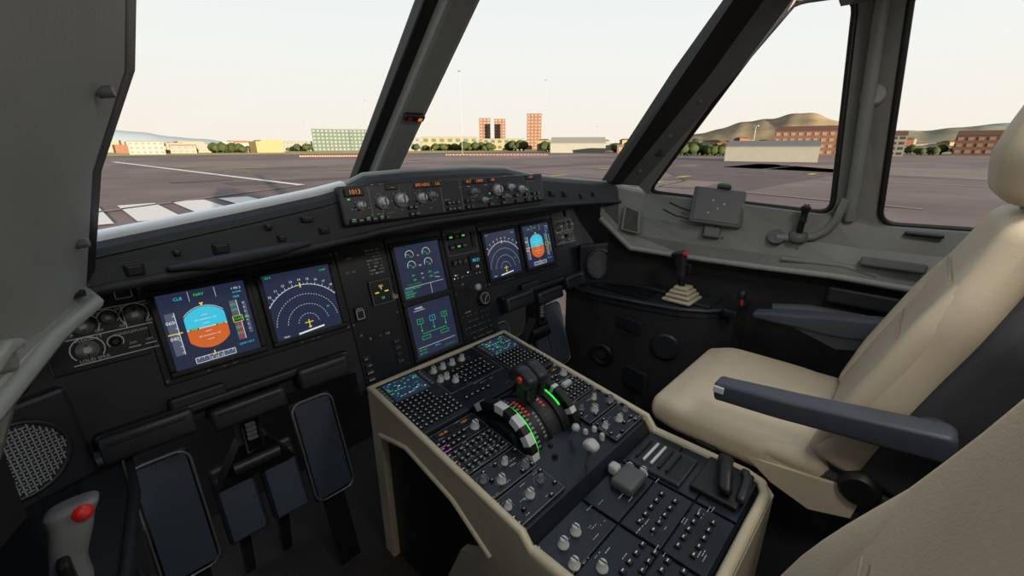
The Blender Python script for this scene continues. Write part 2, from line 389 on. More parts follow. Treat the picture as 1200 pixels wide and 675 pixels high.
m.tube([(1.03,.33,.80),(1.045,.25,.80),(1.055,.15,.80),(1.055,.06,.785)],.012,TRIM)
for t in(.4,1.4,2.3,3.2,4.4):
    i=int(t); p=V(B[i]).lerp(V(B[i+1]),t-i)+(V(T[i])-V(B[i]))*.35+V((-.012,0,.01)); m.lathe(p,(-.8,-.1,.5),[(.005,-.004),(.005,.002)],TRIMD,10)
m.done()
m=sill('trim_2',-1); m.done()
m=MB('trim_3'); m.tube([V(b)+V((-.01,0,0)) for b in B],.012,TRIML)
m.tube([(1.09,-.45,.62),(1.085,.0,.62),(1.07,.22,.62),(1.06,.33,.60)],.02,TRIMD); m.box((1.085,.05,.69),(.03,.26,.06),PLAST,.01); m.done()
def pillar(name,secs,mats,smooth=False):
    m=MB(name); n=len(secs[0])
    j=0
    while j<n-1:
        k=j
        while smooth and k+1<n-1 and mats[k+1] is mats[j]: k+=1
        m.ring([[V(p) for p in s_[j:k+2]] for s_ in secs],mats[j],False,smooth,False); j=k+1
    return m
m=pillar('windshield_pillar',[[(.85,1.0,1.03),(.835,.94,1.035),(.885,.915,1.035),(.93,.86,1.03),(.987,.844,.99),(1.03,.86,.99)],
   [(.766,.69,1.42),(.752,.65,1.40),(.82,.59,1.40),(.86,.52,1.40),(.955,.565,1.42),(1.01,.57,1.42)],
   [(.722,.52,1.61),(.71,.49,1.6),(.775,.43,1.6),(.82,.37,1.6),(.95,.41,1.6),(1.0,.42,1.6)]],[BLK,BLK,TRIMD,TRIM,BLK])
for t in(.15,.5,.8):
    p=V((.90,.89,1.035)).lerp(V((.84,.555,1.40)),t); m.lathe(p,(-.6,-.7,.3),[(.008,-.01),(.008,.006),(.004,.008)],TRIMD,10)
m.box(V((.89,.77,1.18)),(.02,.03,.06),BLK,.004); m.done()
base=[[(-.73,.98,.965),(-.712,.935,.97),(-.722,.915,.97),(-.735,.86,.965),(-.77,.77,.96),(-.85,.66,.955),(-1.02,.52,.94)],
   [(-.685,.83,1.15),(-.672,.80,1.15),(-.682,.78,1.15),(-.70,.73,1.145),(-.735,.64,1.14),(-.80,.52,1.14),(-1.0,.42,1.14)],
   [(-.65,.70,1.27),(-.628,.672,1.262),(-.64,.65,1.258),(-.66,.61,1.255),(-.70,.54,1.25),(-.78,.42,1.24),(-1.0,.34,1.24)],
   [(-.60,.47,1.61),(-.575,.45,1.6),(-.585,.43,1.6),(-.60,.39,1.6),(-.64,.33,1.6),(-.74,.25,1.6),(-.98,.22,1.6)]]
m=pillar('windshield_pillar',base,[BLK,BLK,TRIML,TRIML,TRIML,TRIML],True)
for p in((-.656,.632,1.235),(-.706,.790,1.06)):
    m.lathe(p,(.93,-.34,.12),[(.006,-.012),(.006,.0005),(.004,.001)],TRIMD,12)
m.done()
m=MB('sill_cover')
O=[(-.718,.86,.972),(-.728,.93,.979),(-.90,.95,.982),(-1.05,.60,.955),(-.95,.40,.93),(-.87,.50,.93),(-.817,.62,.938),(-.765,.76,.960)]
m.prism(O,(0,0,-.022),TRIML); m.tube([V(p)+V((0,0,-.010)) for p in O],.011,TRIML,True)
m.lathe((-.735,.85,.981),(0,0,1),[(.012,-.004),(.012,.003)],BLK,18,True,1.0)
softpad(m,[(-.79,.69,.975),(-.80,.65,.985),(-.82,.55,.972)],(1,0,0),[.020,.028,.026],[.012,.016,.014],.006,TRIML)
m.box((-.80,.68,.965),(.02,.02,.03),TRIM,.005)
m.tube([(-.86,.80,.975),(-.90,.68,.975),(-.96,.58,.97)],.008,TRIM)
m.done()
m=MB('windshield_center_post')
a=V((0,1.42,.93)); b=V((0,.74,1.60)); d=(b-a).normalized(); n=V((0,d.z,-d.y))
if n.y>0: n=-n
m.M=frame((a+b)/2,V((1,0,0)),d,n); L=(b-a).length
m.box((0,0,-.01),(.085,L,.05),TRIML,.012); m.box((-.055,0,-.03),(.04,L,.035),BLK,.005); m.box((.052,0,-.03),(.03,L,.035),BLK,.005)
m.box((0,.012,.02),(.062,.020,.018),BLK,.004); m.q(-.022,.006,-.010,.016,.0295,RED); m.q(.010,.006,.022,.016,.0295,GA)
m.done()
m=MB('windshield_header')
for p0,p1 in(((0,.74,1.6),(.722,.497,1.6)),((0,.74,1.6),(-.59,.46,1.6)),((.722,.497,1.6),(.965,.40,1.6)),((.965,.40,1.6),(.98,.15,1.6)),((.98,.15,1.6),(.98,-.3,1.6)),((-.59,.46,1.6),(-.97,.24,1.6)),((-.97,.24,1.6),(-.98,-.3,1.6))):
    m.tube([V(p0)+V((0,0,.03)),V(p1)+V((0,0,.03))],.035,TRIM)
m.poly([(-.98,.2,1.62),(-.59,.46,1.62),(0,.74,1.62),(.722,.497,1.62),(.965,.40,1.62),(.98,.2,1.62)],TRIM)
m.done()
g=MB('window_1'); g.poly([(0,1.42,.94),(.86,.99,1.03),(.73,.51,1.61),(0,.76,1.61)],GLASS); g.done('flat')
g=MB('window_2'); g.poly([(0,1.42,.94),(-.86,.99,1.03),(-.70,.51,1.61),(0,.76,1.61)],GLASS); g.done('flat')
for x in(-.38,.38):  # unseen ceiling lamps and housings, added as fill to brighten the interior
    e=empty('fill_light'); e.location=(x,-.25,1.63)
    f_=MB('fill_fixture',e); f_.lathe((0,0,0),(0,0,-1),[(.17,-.03),(.17,.0),(.15,.01)],KNOBD,28,False); f_.done()
    L_=bpy.data.lights.new('fill_lamp','AREA'); L_.shape='DISK'; L_.size=.3; L_.energy=4.8; L_.color=(1,.94,.85)
    lo=bpy.data.objects.new('fill_lamp',L_); sc.collection.objects.link(lo); lo.parent=e; lo.location=(0,0,-.015)

# ---------------- MAIN PANEL ----------------
MP=Matrix(((1,0,0,0),(0,.2588,-.9659,1.096),(0,.9659,.2588,.89),(0,0,0,1)))
m=MB('instrument_panel'); m.M=MP
m.prism([(-.86,.06,0),(.86,.06,0),(.86,-.26,0),(.27,-.30,0),(.27,-.37,0),(-.27,-.37,0),(-.27,-.30,0),(-.86,-.26,0)],(0,0,-.04),PANEL)
for x0,x1,y0,y1 in((-.655,-.255,-.185,.03),(-.25,-.105,-.35,.04),(-.10,.10,-.36,.04),(.105,.25,-.35,.04),(.255,.655,-.185,.03),(-.80,-.66,-.11,.035),(.66,.80,-.11,.035)):
    m.box(((x0+x1)/2,(y0+y1)/2,.001),(x1-x0,y1-y0,.006),PANEL2,.002)
for x in(-.65,-.26,-.245,-.11,.11,.245,.26,.65):
    for y in(.022,-.175): m.lathe((x,y,.003),(0,0,1),[(.003,0),(.003,.002)],KNOBD,8)
for sg in(-1,1):
    c=.72*sg
    for (dx,y,r) in((-.022,-.028,.013),(.014,-.022,.009),(.052,-.026,.013),(-.026,-.073,.014),(.014,-.070,.007)):
        m.knob(c+dx,y,r,.014,KNOBD if r>.0085 else BLK,.004)
        if r>.0085: m.lathe((c+dx,y,.018),(0,0,1),[(r*.5,0),(r*.4,.004)],KNOB,12)
        m.arc(c+dx,y,r*1.7,.0018,-40,220,.0045,LBL,12)
    for yy in(-.004,-.049,-.098): m.line(c-.05,yy,c+.075,yy,.0018,.0045,LBL)
    m.line(c+.036,-.004,c+.036,-.049,.0018,.0045,LBL)
    m.text('FLOOD LT',c-.02,-.054,.008,.0048,LBL); m.text('LOUD SPKR',c-.02,-.093,.008,.0048,LBL); m.text('CONSOLE/FLOOR',c+.04,-.058,.0065,.0048,LBL)
    for dx in(-.046,-.003,.032,.072): m.text('OFF',c+dx,-.043,.007,.0048,LBL); m.text('BRT',c+dx,-.010,.006,.0048,LBL)
    for dx in(.03,.055): m.line(c+dx,-.088,c+dx+.018,-.088,.0018,.0045,LBL); m.text('DIM',c+dx+.008,-.080,.006,.0048,LBL)
    m.box((c+.045,.020,.006),(.024,.022,.01),PLAST,.002); m.rect(c+.033,.009,c+.057,.031,.0014,.0115,LBL)
m.dashes(-.165,-.055,-.120,.020,8,[LBLD,LBLD,LBL],.0045,.8,.6)
m.dashes(-.235,-.04,-.205,.01,4,[LBLD],.0045,.4,.6)
m.box((-.147,-.105,.006),(.064,.07,.012),BLK,.004); m.q(-.172,-.132,-.122,-.078,.0125,SCR2); m.rect(-.178,-.138,-.116,-.072,.0012,.0125,LBLD)
m.line(-.168,-.105,-.156,-.105,.003,.013,GY);m.line(-.138,-.105,-.126,-.105,.003,.013,GY);m.line(-.147,-.09,-.147,-.098,.002,.013,GW)
m.text('360',-.147,-.088,.009,.013,GY); m.text('24',-.147,-.122,.010,.013,GG)
m.knob(-.112,-.128,.008,.018,KNOB,.004)
m.box((-.222,-.15,.005),(.028,.04,.012),BLK,.003); m.rect(-.232,-.163,-.212,-.14,.0015,.0115,LBL); m.text('GPWS',-.222,-.135,.006,.0115,LBL)
for yy in(-.275,-.295,-.315,-.335): 
    m.box((-.232,yy,.005),(.02,.012,.008),PLAST,.001); m.dashes(-.24,yy-.003,-.224,yy+.003,1,[LBL],.0095,.8,.5)
    m.box((-.135,yy+.02,.005),(.018,.010,.008),PLAST,.001); m.dashes(-.142,yy+.017,-.128,yy+.022,1,[LBLD],.0095,.8,.5)
m.dashes(-.24,-.25,-.13,-.20,3,[LBLD],.0045,.2,.6)
m.rect(.115,-.05,.24,.03,.0012,.0045,LBLD)
for i in range(3):
    for j in range(2):
        m.box((.133+i*.026,.010-j*.033,.005),(.022,.018,.008),BLK,.001); m.q(.127+i*.026,.007-j*.033,.139+i*.026,.012-j*.033,.0095,GG if (i+j)%2==0 else LBLD)
m.box((.228,-.01,.005),(.016,.05,.006),BLK,.001); m.text('LDG GEAR',.165,.024,.007,.0048,LBL)
for i in range(3): 
    m.box((.13+i*.02,-.075,.006),(.015,.02,.01),PLAST,.001); m.dashes(.125+i*.02,-.08,.135+i*.02,-.07,2,[LBL],.0115,.8,.5)
m.box((.218,-.09,.005),(.052,.06,.01),BLK,.003); m.text('08:21',.218,-.080,.015,.0105,GC); m.text('14',.218,-.103,.013,.0105,GW)
m.dashes(.115,-.13,.245,-.11,2,[LBLD,LBL,GW],.0045,.5,.6)
m.box((.165,-.20,.003),(.018,.10,.006),BLK,.003)
m.cyl((.165,-.17,.005),(.165,-.165,.055),.004,METAL,seg=10); m.lathe((.165,-.165,.05),(0,0,1),[(.010,0),(.012,.006),(.010,.012),(.004,.014)],KNOB,18)
m.text('UP',.145,-.15,.008,.0045,LBL); m.text('DOWN',.145,-.245,.008,.0045,LBL)
m.lathe((.22,-.215,.003),(0,0,1),[(.026,0),(.026,.012),(.021,.013)],BLK,24)
m.arc(.22,-.215,.019,.0012,0,360,.0165,LBL,24); m.line(.22,-.215,.233,-.205,.0015,.017,LBL); m.line(.22,-.215,.215,-.232,.0015,.017,LBL)
for yy in(-.26,-.28,-.30,-.32,-.34): m.dashes(.12,yy,.235,yy+.006,1,[LBLD],.0045,.5,.5)
for c in(-.551,-.354,.354,.551): m.dashes(c-.03,-.180,c+.03,-.175,1,[LBLD],.0045,.4,.6)
o_panel=m.done()
def tables(c):
    m=MB('stowed_table'); m.M=MP
    for dx,w_,y,h in((-.17,.145,-.260,.055),(0,.15,-.280,.05),(.17,.125,-.260,.055)):
        m.box((c+dx,y,.012),(w_,h,.075),PLAST,.010,3); m.box((c+dx,y+.012,.052),(w_*.8,.004,.006),BLK,.001)
    m.box((c,-.24,.012),(.49,.02,.04),PANEL,.006); m.box((c-.08,-.225,.01),(.10,.03,.03),PANEL,.006)
    m.done()
tables(-.53); tables(.53)

# ---------------- DISPLAYS ----------------
def disp(name,c,top=0.0,size=.16):
    m=MB(name); m.M=MP; h=size/2; cy=top-h
    for a,b,w_,hh in((0,h+.006,size+.024,.012),(0,-h-.006,size+.024,.012),(-h-.006,0,.012,size),(h+.006,0,.012,size)):
        m.box((c+a,cy+b,.006),(w_,hh,.014),BLK,.003)
    m.box((c,cy,.003),(size,size,.006),BLK); m.q(c-h,cy-h,c+h,cy+h,.0065,SCR)
    m.M=MP@Matrix.Translation((c,cy,.007)); return m
def pfd(c):
    m=disp('primary_flight_display',c)
    z=.0004; cx,cy,r=-.008,-.004,.045
    def half(a0,a1,mt,n=20):
        pts=[(cx+max(-.037,min(.037,r*math.cos(math.radians(a0+(a1-a0)*i/n)))),cy+r*math.sin(math.radians(a0+(a1-a0)*i/n)),z) for i in range(n+1)]
        m.poly(pts,mt)
    half(0,180,GC); half(180,360,GO); m.line(cx-.037,cy,cx+.037,cy,.0015,z*2,GW)
    for k in(-3,-2,-1,1,2,3):
        w_=.012 if k%2==0 else .006; m.line(cx-w_,cy+k*.009,cx+w_,cy+k*.009,.0009,z*2,GW)
        if k%2==0: m.text(str(abs(k)*5),cx+w_+.005,cy+k*.009,.006,z*2,GW); m.text(str(abs(k)*5),cx-w_-.005,cy+k*.009,.006,z*2,GW)
    m.arc(cx,cy,.047,.001,40,140,z*2,GW,16)
    m.poly([(cx-.004,cy+.054,z*2),(cx+.004,cy+.054,z*2),(cx,cy+.047,z*2)],GY)
    for s_ in(-1,1): m.line(cx+s_*.016,cy,cx+s_*.032,cy,.0035,z*3,SCR2); m.line(cx+s_*.018,cy,cx+s_*.030,cy,.0015,z*4,GY)
    m.q(-.074,-.050,-.059,.040,z,GGR); m.line(-.058,-.05,-.058,.04,.0012,z*2,GW)
    for i in range(7): m.line(-.062,-.045+i*.013,-.058,-.045+i*.013,.001,z*2,GW)
    m.text('060',-.068,.020,.010,z*2,GW); m.text('040',-.068,-.014,.010,z*2,GW); m.line(-.077,-.004,-.052,-.004,.002,z*2,GY)
    m.q(.042,-.050,.055,.040,z,GGR); m.line(.056,-.05,.056,.04,.0012,z*2,GW)
    m.q(.041,-.009,.060,.004,z*2,SCR2); m.text('0360',.050,-.0025,.009,z*3,GG); m.rect(.041,-.009,.060,.004,.001,z*3,GY)
    m.line(.0505,-.05,.0505,-.012,.004,z*2,GR)
    for y in(.03,.018,-.022,-.036): m.text('0%d'%random.randint(10,90),.048,y,.007,z*2,GG)
    m.q(.066,-.04,.073,.034,z,GGR); 
    for i in range(7): m.line(.066,-.03+i*.01,.070,-.03+i*.01,.001,z*2,GW)
    m.line(.064,-.003,.074,-.003,.002,z*2,GG)
    m.q(-.044,-.076,.03,-.064,z,GGR); m.rect(-.044,-.076,.03,-.064,.001,z*2,GW); m.line(cx,-.066,cx,-.057,.002,z*3,GY)
    for i in range(8): m.line(-.038+i*.009,-.064,-.038+i*.009,-.068,.001,z*2,GW)
    m.text('13  14  15',-.006,-.072,.007,z*2,GW)
    m.text('CLB',-.045,.066,.009,z,GC); m.text('NAV',-.008,.068,.009,z,GG); m.text('1 FD 2',.062,.066,.007,z,GW); m.text('A/THR',.062,.057,.006,z,GC)
    m.line(-.026,.056,-.026,.078,.0006,z,GW); m.line(.022,.056,.022,.078,.0006,z,GW); m.text('1500',.058,.047,.007,z,GC); m.text('QNH 1013',.055,-.060,.0065,z,GC)
    m.done('flat')
def nd(c):
    m=disp('navigation_display',c); z=.0004; cy=-.056
    m.arc(0,cy,.098,.0012,36,144,z,GW,40)
    for i in range(-10,11):
        a=math.radians(90+i*5.2); r1=.104 if i%2==0 else .101
        m.line(.098*math.cos(a),cy+.098*math.sin(a),r1*math.cos(a),cy+r1*math.sin(a),.001,z,GW)
        if i%2==0: m.text(str((14-i//2)%36),.111*math.cos(a),cy+.111*math.sin(a),.008,z,GW)
    for r in(.025,.049,.074): m.arc(0,cy,r,.0010,5,175,z,GW,int(r*900),True)
    m.line(0,cy+.092,0,cy+.104,.003,z*2,GY)
    m.line(0,cy-.012,0,cy+.010,.002,z*2,GY); m.line(-.010,cy+.003,.010,cy+.003,.002,z*2,GY); m.line(-.004,cy-.009,.004,cy-.009,.002,z*2,GY)
    m.line(-.03,-.076,.034,-.071,.004,z,GW)
    m.text('GS 0',-.074,.073,.007,z,GG,'LEFT'); m.text('TRAF',-.058,-.075,.006,z,GW); m.text('2.9NM',.062,.068,.006,z,GG)
    m.text('20',.054,cy+.03,.007,z,GC)
    m.done('flat')
pfd(-.551); nd(-.354); nd(.354); pfd(.551)
m=disp('engine_display',.001,.01); z=.0004
for x in(-.032,.028):
    for k,(y,r) in enumerate(((.05,.014),(.018,.014))):
        m.arc(x,y,r,.0012,-20,200,z,GW,18); m.arc(x,y,r,.002,-20,10,z*2,GA,4); m.line(x,y,x-r*.9,y+r*.3,.0012,z,GG); m.text('19.6' if k==0 else '432',x+.004,y-.006,.007,z,GG)
    m.text('59.1',x,-.012,.008,z,GG); m.text('320',x,-.026,.008,z,GG)
for t,y in(('N1',.045),('EGT',.014),('N2',-.012),('FF',-.026)): m.text(t,-.002,y,.006,z,GW)
m.text('FOB: 6840 KG',-.035,-.038,.008,z,GGD); m.line(-.07,-.045,.07,-.045,.0008,z,GW); m.line(.02,-.045,.02,-.078,.0008,z,GW)
for i,t in enumerate(('T.O AUTO BRK MAX','SIGNS ON','CABIN READY','SPLRS ARM')): m.text(t,-.074,-.050-.0075*i,.006,z,GG if i!=1 else GC,'LEFT')
m.text('FLAPS',.05,-.02,.007,z,GC); m.line(.04,-.03,.06,-.035,.001,z,GW); m.done('flat')
m=disp('systems_display',.001,-.17); z=.0004
m.text('WHEEL',-.04,.068,.009,z,GW); m.line(-.06,.061,-.02,.061,.001,z,GW)
for x in(-.045,0,.045):
    m.rect(x-.010,.02,x+.010,.035,.001,z,GG if x else GC); m.line(x,.02,x,0,.001,z,GG); m.text('20',x,.028,.006,z,GG); m.poly([(x-.003,.0,z),(x+.003,.0,z),(x,-.006,z)],GG)
m.line(-.045,-.012,.045,-.012,.001,z,GG); m.rect(-.05,-.030,-.02,-.02,.001,z,GG); m.rect(.02,-.030,.05,-.02,.001,z,GG)
m.line(-.07,-.052,.07,-.052,.0008,z,GW); m.text('TAT +12 C',-.07,-.06,.006,z,GG,'LEFT'); m.text('08 H 21',0,-.06,.006,z,GC); m.text('GW 58200 KG',.045,-.07,.006,z,GGD); m.text('SAT +12 C',-.07,-.07,.006,z,GG,'LEFT')
m.done('flat')

# ---------------- GLARESHIELD ----------------
GS=[(-.84,1.025,.955),(-.70,1.038,.96),(-.5,1.062,.966),(-.34,1.083,.975),(-.27,1.096,.98),(-.22,1.116,.985),(-.1,1.121,.99),(.1,1.121,.99),(.24,1.116,.99),(.32,1.10,.99),(.4,1.085,.988),(.6,1.065,.978),(.75,1.05,.97),(.87,1.04,.96)]
m=MB('glareshield')
def sec(x,zt,zb):
    return [(x,1.40-abs(x)*.25,.945),(x,1.05,zt-.022),(x,.955,zt),(x,.935,zt-.001),(x,.925,zt-.010),(x,.918,zt-.03),(x,.908,zb+.016),(x,.908,zb+.006),(x,.916,zb),(x,1.135,.925)]
m.ring([sec(*g) for g in GS],GLARE,True,False)
softpad(m,[(x,.953,zt+.002) for x,zt,zb in GS[:5]],(0,1,0),.034,.022,.008,LITEDGE)
m.tube([(x,.957,zt+.002) for x,zt,zb in GS[4:]],.007,TRIML)  # paler tube carries the painted sky-lit edge across centre and right
m.tube([(x,.905,zb+.008) for x,zt,zb in GS],.008,GLARE)
m.tube([(x,.921,zt-.022) for x,zt,zb in GS[:5]],.0025,BLK); m.tube([(x,.916,zb+.028) for x,zt,zb in GS],.0025,BLK)
softpad(m,[(-.62,.905,.985),(-.55,.897,.985),(-.45,.895,.99),(-.38,.905,.993)],(0,0,1),[.012,.02,.02,.012],[.02,.03,.03,.02],.008,GLARE)
def face(x,s=.5):
    for i in range(len(GS)-1):
        a,b=GS[i],GS[i+1]
        if a[0]<=x<=b[0]:
            t=(x-a[0])/(b[0]-a[0]); zt=a[1]*(1-t)+b[1]*t; zb=a[2]*(1-t)+b[2]*t; return zb+.016+(zt-.046-zb)*s
for x,s,w_,h in((-.66,.35,.026,.022),(-.535,.5,.026,.020),(-.45,.9,.012,.012),(-.43,.4,.016,.014),(-.375,.85,.024,.012),(-.345,.35,.022,.016),(.43,.6,.03,.02),(.50,.6,.026,.02),(.60,.4,.022,.02),(.68,.6,.022,.02),(-.60,.7,.01,.01),(-.49,.2,.01,.01)):
    z_=face(x,s); m.box((x,.913,z_),(w_,.010,h),BLK,.002); m.box((x,.908,z_),(w_*.7,.006,h*.65),PLAST,.001)
m.M=Matrix(((1,0,0,0),(0,.18,-.98,.911),(0,.98,.18,0),(0,0,0,1)))
for x,t,s in((-.325,'SIDE STICK PRIORITY',.25),(-.33,'CHRONO',.6),(.41,'MASTER WARN',.35),(.52,'CAUTION',.4)):
    m.text(t,x,face(x,s)+.0,.0065,.010,LBL)
m.done()
m=MB('autopilot_control_panel')
th=math.radians(12)
m.M=Matrix(((1,0,0,0),(0,math.sin(th),-math.cos(th),.909),(0,math.cos(th),math.sin(th),1.058),(0,0,0,1)))
m.box((.035,0,-.004),(.68,.086,.018),PANEL2,.004)
for x in(-.235,-.035,.03,.30): m.line(x,-.04,x,.04,.0012,.0055,LBLD)
def kn(x,y,r=.012,mt=KNOB,h=.02):
    r*=.92
    m.knob(x,y,r,h,mt,.005); m.lathe((x,y,.005),(0,0,1),[(r*1.35,0),(r*1.3,h*.3)],KNOBD,16)
    for i in range(8):
        a=i*math.pi/4; m.line(x+r*1.6*math.cos(a),y+r*1.6*math.sin(a),x+r*1.9*math.cos(a),y+r*1.9*math.sin(a),.0008,.0055,LBL)
m.box((-.27,.028,.006),(.045,.018,.008),BLK,.002); m.text('1013',-.27,.028,.014,.0105,GA)
kn(-.262,-.002,.008); kn(-.208,.0,.012); kn(-.158,.002,.014); kn(-.100,.002,.011); kn(-.066,.004,.009,KNOBD)
kn(.075,.004,.009,KNOBD); kn(.105,-.020,.007); kn(.162,.004,.014); kn(.195,-.020,.008,KNOBD); kn(.218,.008,.009); kn(.262,.0,.010)
for i in range(6):
    x=-.285+i*.017; m.box((x,-.034,.008),(.013,.009,.007),PLAST,.001); m.dashes(x-.004,-.0355,x+.004,-.0325,1,[LBL],.0120,.8,.5)
    if i%2==0: m.q(x-.004,-.031,x+.004,-.0298,.0121,GG)
for x in(-.135,-.12,-.018,-.004,.011,.045,.06,.13,.18,.24,.285,.32,.34):
    for y in(-.034,-.018): 
        m.box((x,y,.008),(.011,.009,.007),PLAST,.001); m.dashes(x-.004,y-.0015,x+.004,y+.0015,1,[LBL],.0120,.8,.5)
for x,t,w_ in((-.175,'---',.035),(-.09,'SPD HDG',.05),(-.045,'136',.030),(.06,'ALT',.03),(.10,'24000',.045),(.15,'-00',.03),(.315,'1013',.04)):
    m.box((x,.033,.005),(w_,.013,.006),BLK,.002); m.text(t,x,.033,.010,.0085,GA)
for i in range(34): 
    x=random.uniform(-.29,.36); y=random.choice([.019,-.010,-.026,.040]); m.dashes(x,y,x+.014,y+.003,1,[LBLD,LBL],.0056,.7,.5)
for x,y in((-.288,.012),(.13,-.005),(.29,-.005)): m.q(x,y,x+.006,y+.003,.0058,GG)
m.done()

# ---------------- PEDESTAL ----------------
ped=empty('center_pedestal')
m=MB('pedestal_body',ped)
hw=.262; YR=.115
sideP=[(.97,.555),(.42,.475),(.40,.445),(YR+.03,.445),(YR,.42),(YR,0),(.97,0)]
m.prism([(-hw+.02,y,z_) for y,z_ in sideP],(2*hw-.04,0,0),PANEL2)
for s_ in(-1,1):
    x0=s_*hw; 
    band=[(.975,.562),(.42,.482),(.395,.452),(YR+.02,.452),(YR-.01,.42),(YR-.01,.33),(.50,.36),(.62,.43),(.80,.47),(.93,.44),(.93,0),(.975,0)]
    m.prism([(x0,y,z_) for y,z_ in band],(-s_*.02,0,0),CREAM)
    m.prism([(x0,y,z_) for y,z_ in((.50,.36),(YR-.01,.33),(YR-.01,.0),(.62,.0),(.66,.16),(.60,.30))],(-s_*.02,0,0),CREAM)
    m.tube([(x0-s_*.008,.97,.562),(x0-s_*.008,.42,.484),(x0-s_*.008,.398,.456),(x0-s_*.020,.385,.453)],.009,CREAM)
    m.tube([(x0,.93,.44),(x0,.80,.47),(x0,.62,.43),(x0,.50,.36)],.007,CREAM)
loop=[(-hw+.012,.395,.453),(-hw+.012,YR+.05,.453),(-hw+.022,YR+.015,.452),(-hw+.055,YR,.45),(hw-.055,YR,.45),(hw-.022,YR+.015,.452),(hw-.012,YR+.05,.453),(hw-.012,.395,.453)]
m.tube(loop,.012,CREAM); m.box((0,YR-.005,.22),(2*hw-.06,.014,.44),CREAM,.004)
m.box((0,.975,.56),(2*hw,.014,.014),CREAM,.004)
m.done()
al=math.atan2(.08,.55)
PD=Matrix.Translation((0,.97,.557))@Matrix.Rotation(al,4,'X')
m=MB('pedestal_controls',ped); m.M=PD
def btn(x,y,w_=.011,h=.010,z0=.006,lab=True,mt=None):
    m.box((x,y,z0+.002),(w_,h,.006),mt or BLK,.001)
    if lab: m.q(x-w_*.28,y-.0012,x+w_*.28,y+.0012,z0+.0054,LBL)
def mcdu(c):
    m.box((c,-.118,.004),(.152,.228,.012),PLAST,.004); m.q(c-.053,-.094,c+.053,-.014,.0106,SCR)
    for i in range(11):
        y=-.019-i*.0068
        x=c-.050
        while x<c+.048:
            w_=random.uniform(.002,.009)
            if random.random()<(.5 if i%2 else .3): m.q(x,y-.0012,x+w_,y+.0010,.0110,random.choice([GG,GG,GGD,GCD,GC,GW]))
            x+=w_+.003
    for s_ in(-1,1):
        for i in range(6): m.box((c+s_*.064,-.022-i*.0125,.011),(.009,.006,.004),KNOBD)
    for r in range(8):
        for q_ in range(9):
            if r<3 and q_>6: continue
            x=c-.062+q_*.0155; y=-.106-r*.0150
            if r>=3 and q_<3: m.lathe((x,y,.009),(0,0,1),[(.0048,0),(.0048,.005)],BLK,8)
            else: m.box((x,y,.012),(.011,.0095,.005),BLK,.001)
            m.q(x-.002,y-.0018,x+.002,y+.0018,.0147,LBL)
mcdu(-.18); mcdu(.18)
m.box((0,-.118,.002),(.205,.228,.008),PANEL2,.002)
for x in(-.078,-.045,-.010,.028): 
    m.knob(x,-.040,.0085,.018,KNOB,.006); m.arc(x,-.040,.013,.0008,-30,210,.0064,LBL,10)
for x in(-.088,-.066): m.knob(x,-.085,.0085,.018,KNOB,.006)
m.knob(-.055,-.112,.009,.018,KNOB,.006)
for i in range(7):
    for j in range(4):
        btn(-.035+i*.018,-.075-j*.019)
for k in range(26): 
    x=random.uniform(-.095,.08); y=random.uniform(-.22,-.02); m.dashes(x,y,x+.014,y+.003,1,[LBL,LBLD],.0066,.9,.5)
for i in range(5): btn(-.08+i*.02,-.19)
m.rect(-.1,-.15,.1,-.008,.001,.0064,LBLD)
def radio(cx,y0,y1,w_=.15):
    m.box((cx,(y0+y1)/2,.002),(w_,y0-y1-.004,.008),PANEL2,.002); m.rect(cx-w_/2+.003,y1+.004,cx+w_/2-.003,y0-.004,.0007,.0065,LBLD)
for cx in(-.18,.18):
    radio(cx,-.24,-.31); radio(cx,-.31,-.39); radio(cx,-.39,-.47); radio(cx,-.47,-.55)
    m.box((cx-.03,-.256,.006),(.045,.013,.004),BLK); m.text('121.50',cx-.03,-.256,.009,.0085,GA)
    m.box((cx+.035,-.256,.006),(.045,.013,.004),BLK); m.text('118.7',cx+.035,-.256,.009,.0085,GA)
    for i in range(6): btn(cx-.062+i*.0155,-.280)
    for i in range(5): btn(cx-.062+i*.0155,-.297)
    m.rect(cx-.07,-.289,cx-.045,-.305,.0015,.0068,GM)
    m.knob(cx+.045,-.286,.010,.020,KNOB,.006)
    for r in range(3):
        for i in range(8): 
            btn(cx-.063+i*.0175,-.322-r*.024,.011,.009)
            m.lathe((cx-.063+i*.0175,-.333-r*.024,.006),(0,0,1),[(.003,0),(.003,.008)],KNOBD,8)
    for i,(dx,y) in enumerate(((-.05,-.42),(-.02,-.445),(.02,-.415),(.05,-.45),(-.055,-.50),(.0,-.51),(.045,-.50))):
        m.knob(cx+dx,y,.0090 if i%2 else .0070,.018,KNOB if i%3 else KNOBD,.006); m.arc(cx+dx,y,.014,.0008,-30,210,.0064,LBLD,10)
    for i in range(16): btn(cx+random.choice([-.065,-.035,.0,.035,.065]),random.choice([-.405,-.432,-.458,-.483,-.525,-.54]),.009,.008)
    for k in range(30): 
        x=cx+random.uniform(-.07,.055); y=random.uniform(-.545,-.245); m.dashes(x,y,x+.016,y+.003,1,[LBL],.0066,.9,.5)
m.done()
m=MB('pedestal_aft_panels',ped); m.M=Matrix.Translation((0,.40,.447))
for cx in(-.165,0,.165):
    for y0,y1 in((0,-.09),(-.09,-.18),(-.18,-.265)):
        m.box((cx,(y0+y1)/2,.002),(.158,y0-y1-.003,.008),PANEL2,.002)
m.box((.15,-.075,.008),(.115,.13,.012),PLAST,.004); m.q(.105,-.135,.195,-.10,.0145,BLK)
for i in range(5): m.box((.152,-.025-i*.019,.018),(.080,.006,.006),LBL if i in(1,2) else BLK,.001)
m.box((.175,-.205,.012),(.13,.10,.012),BLK,.005)
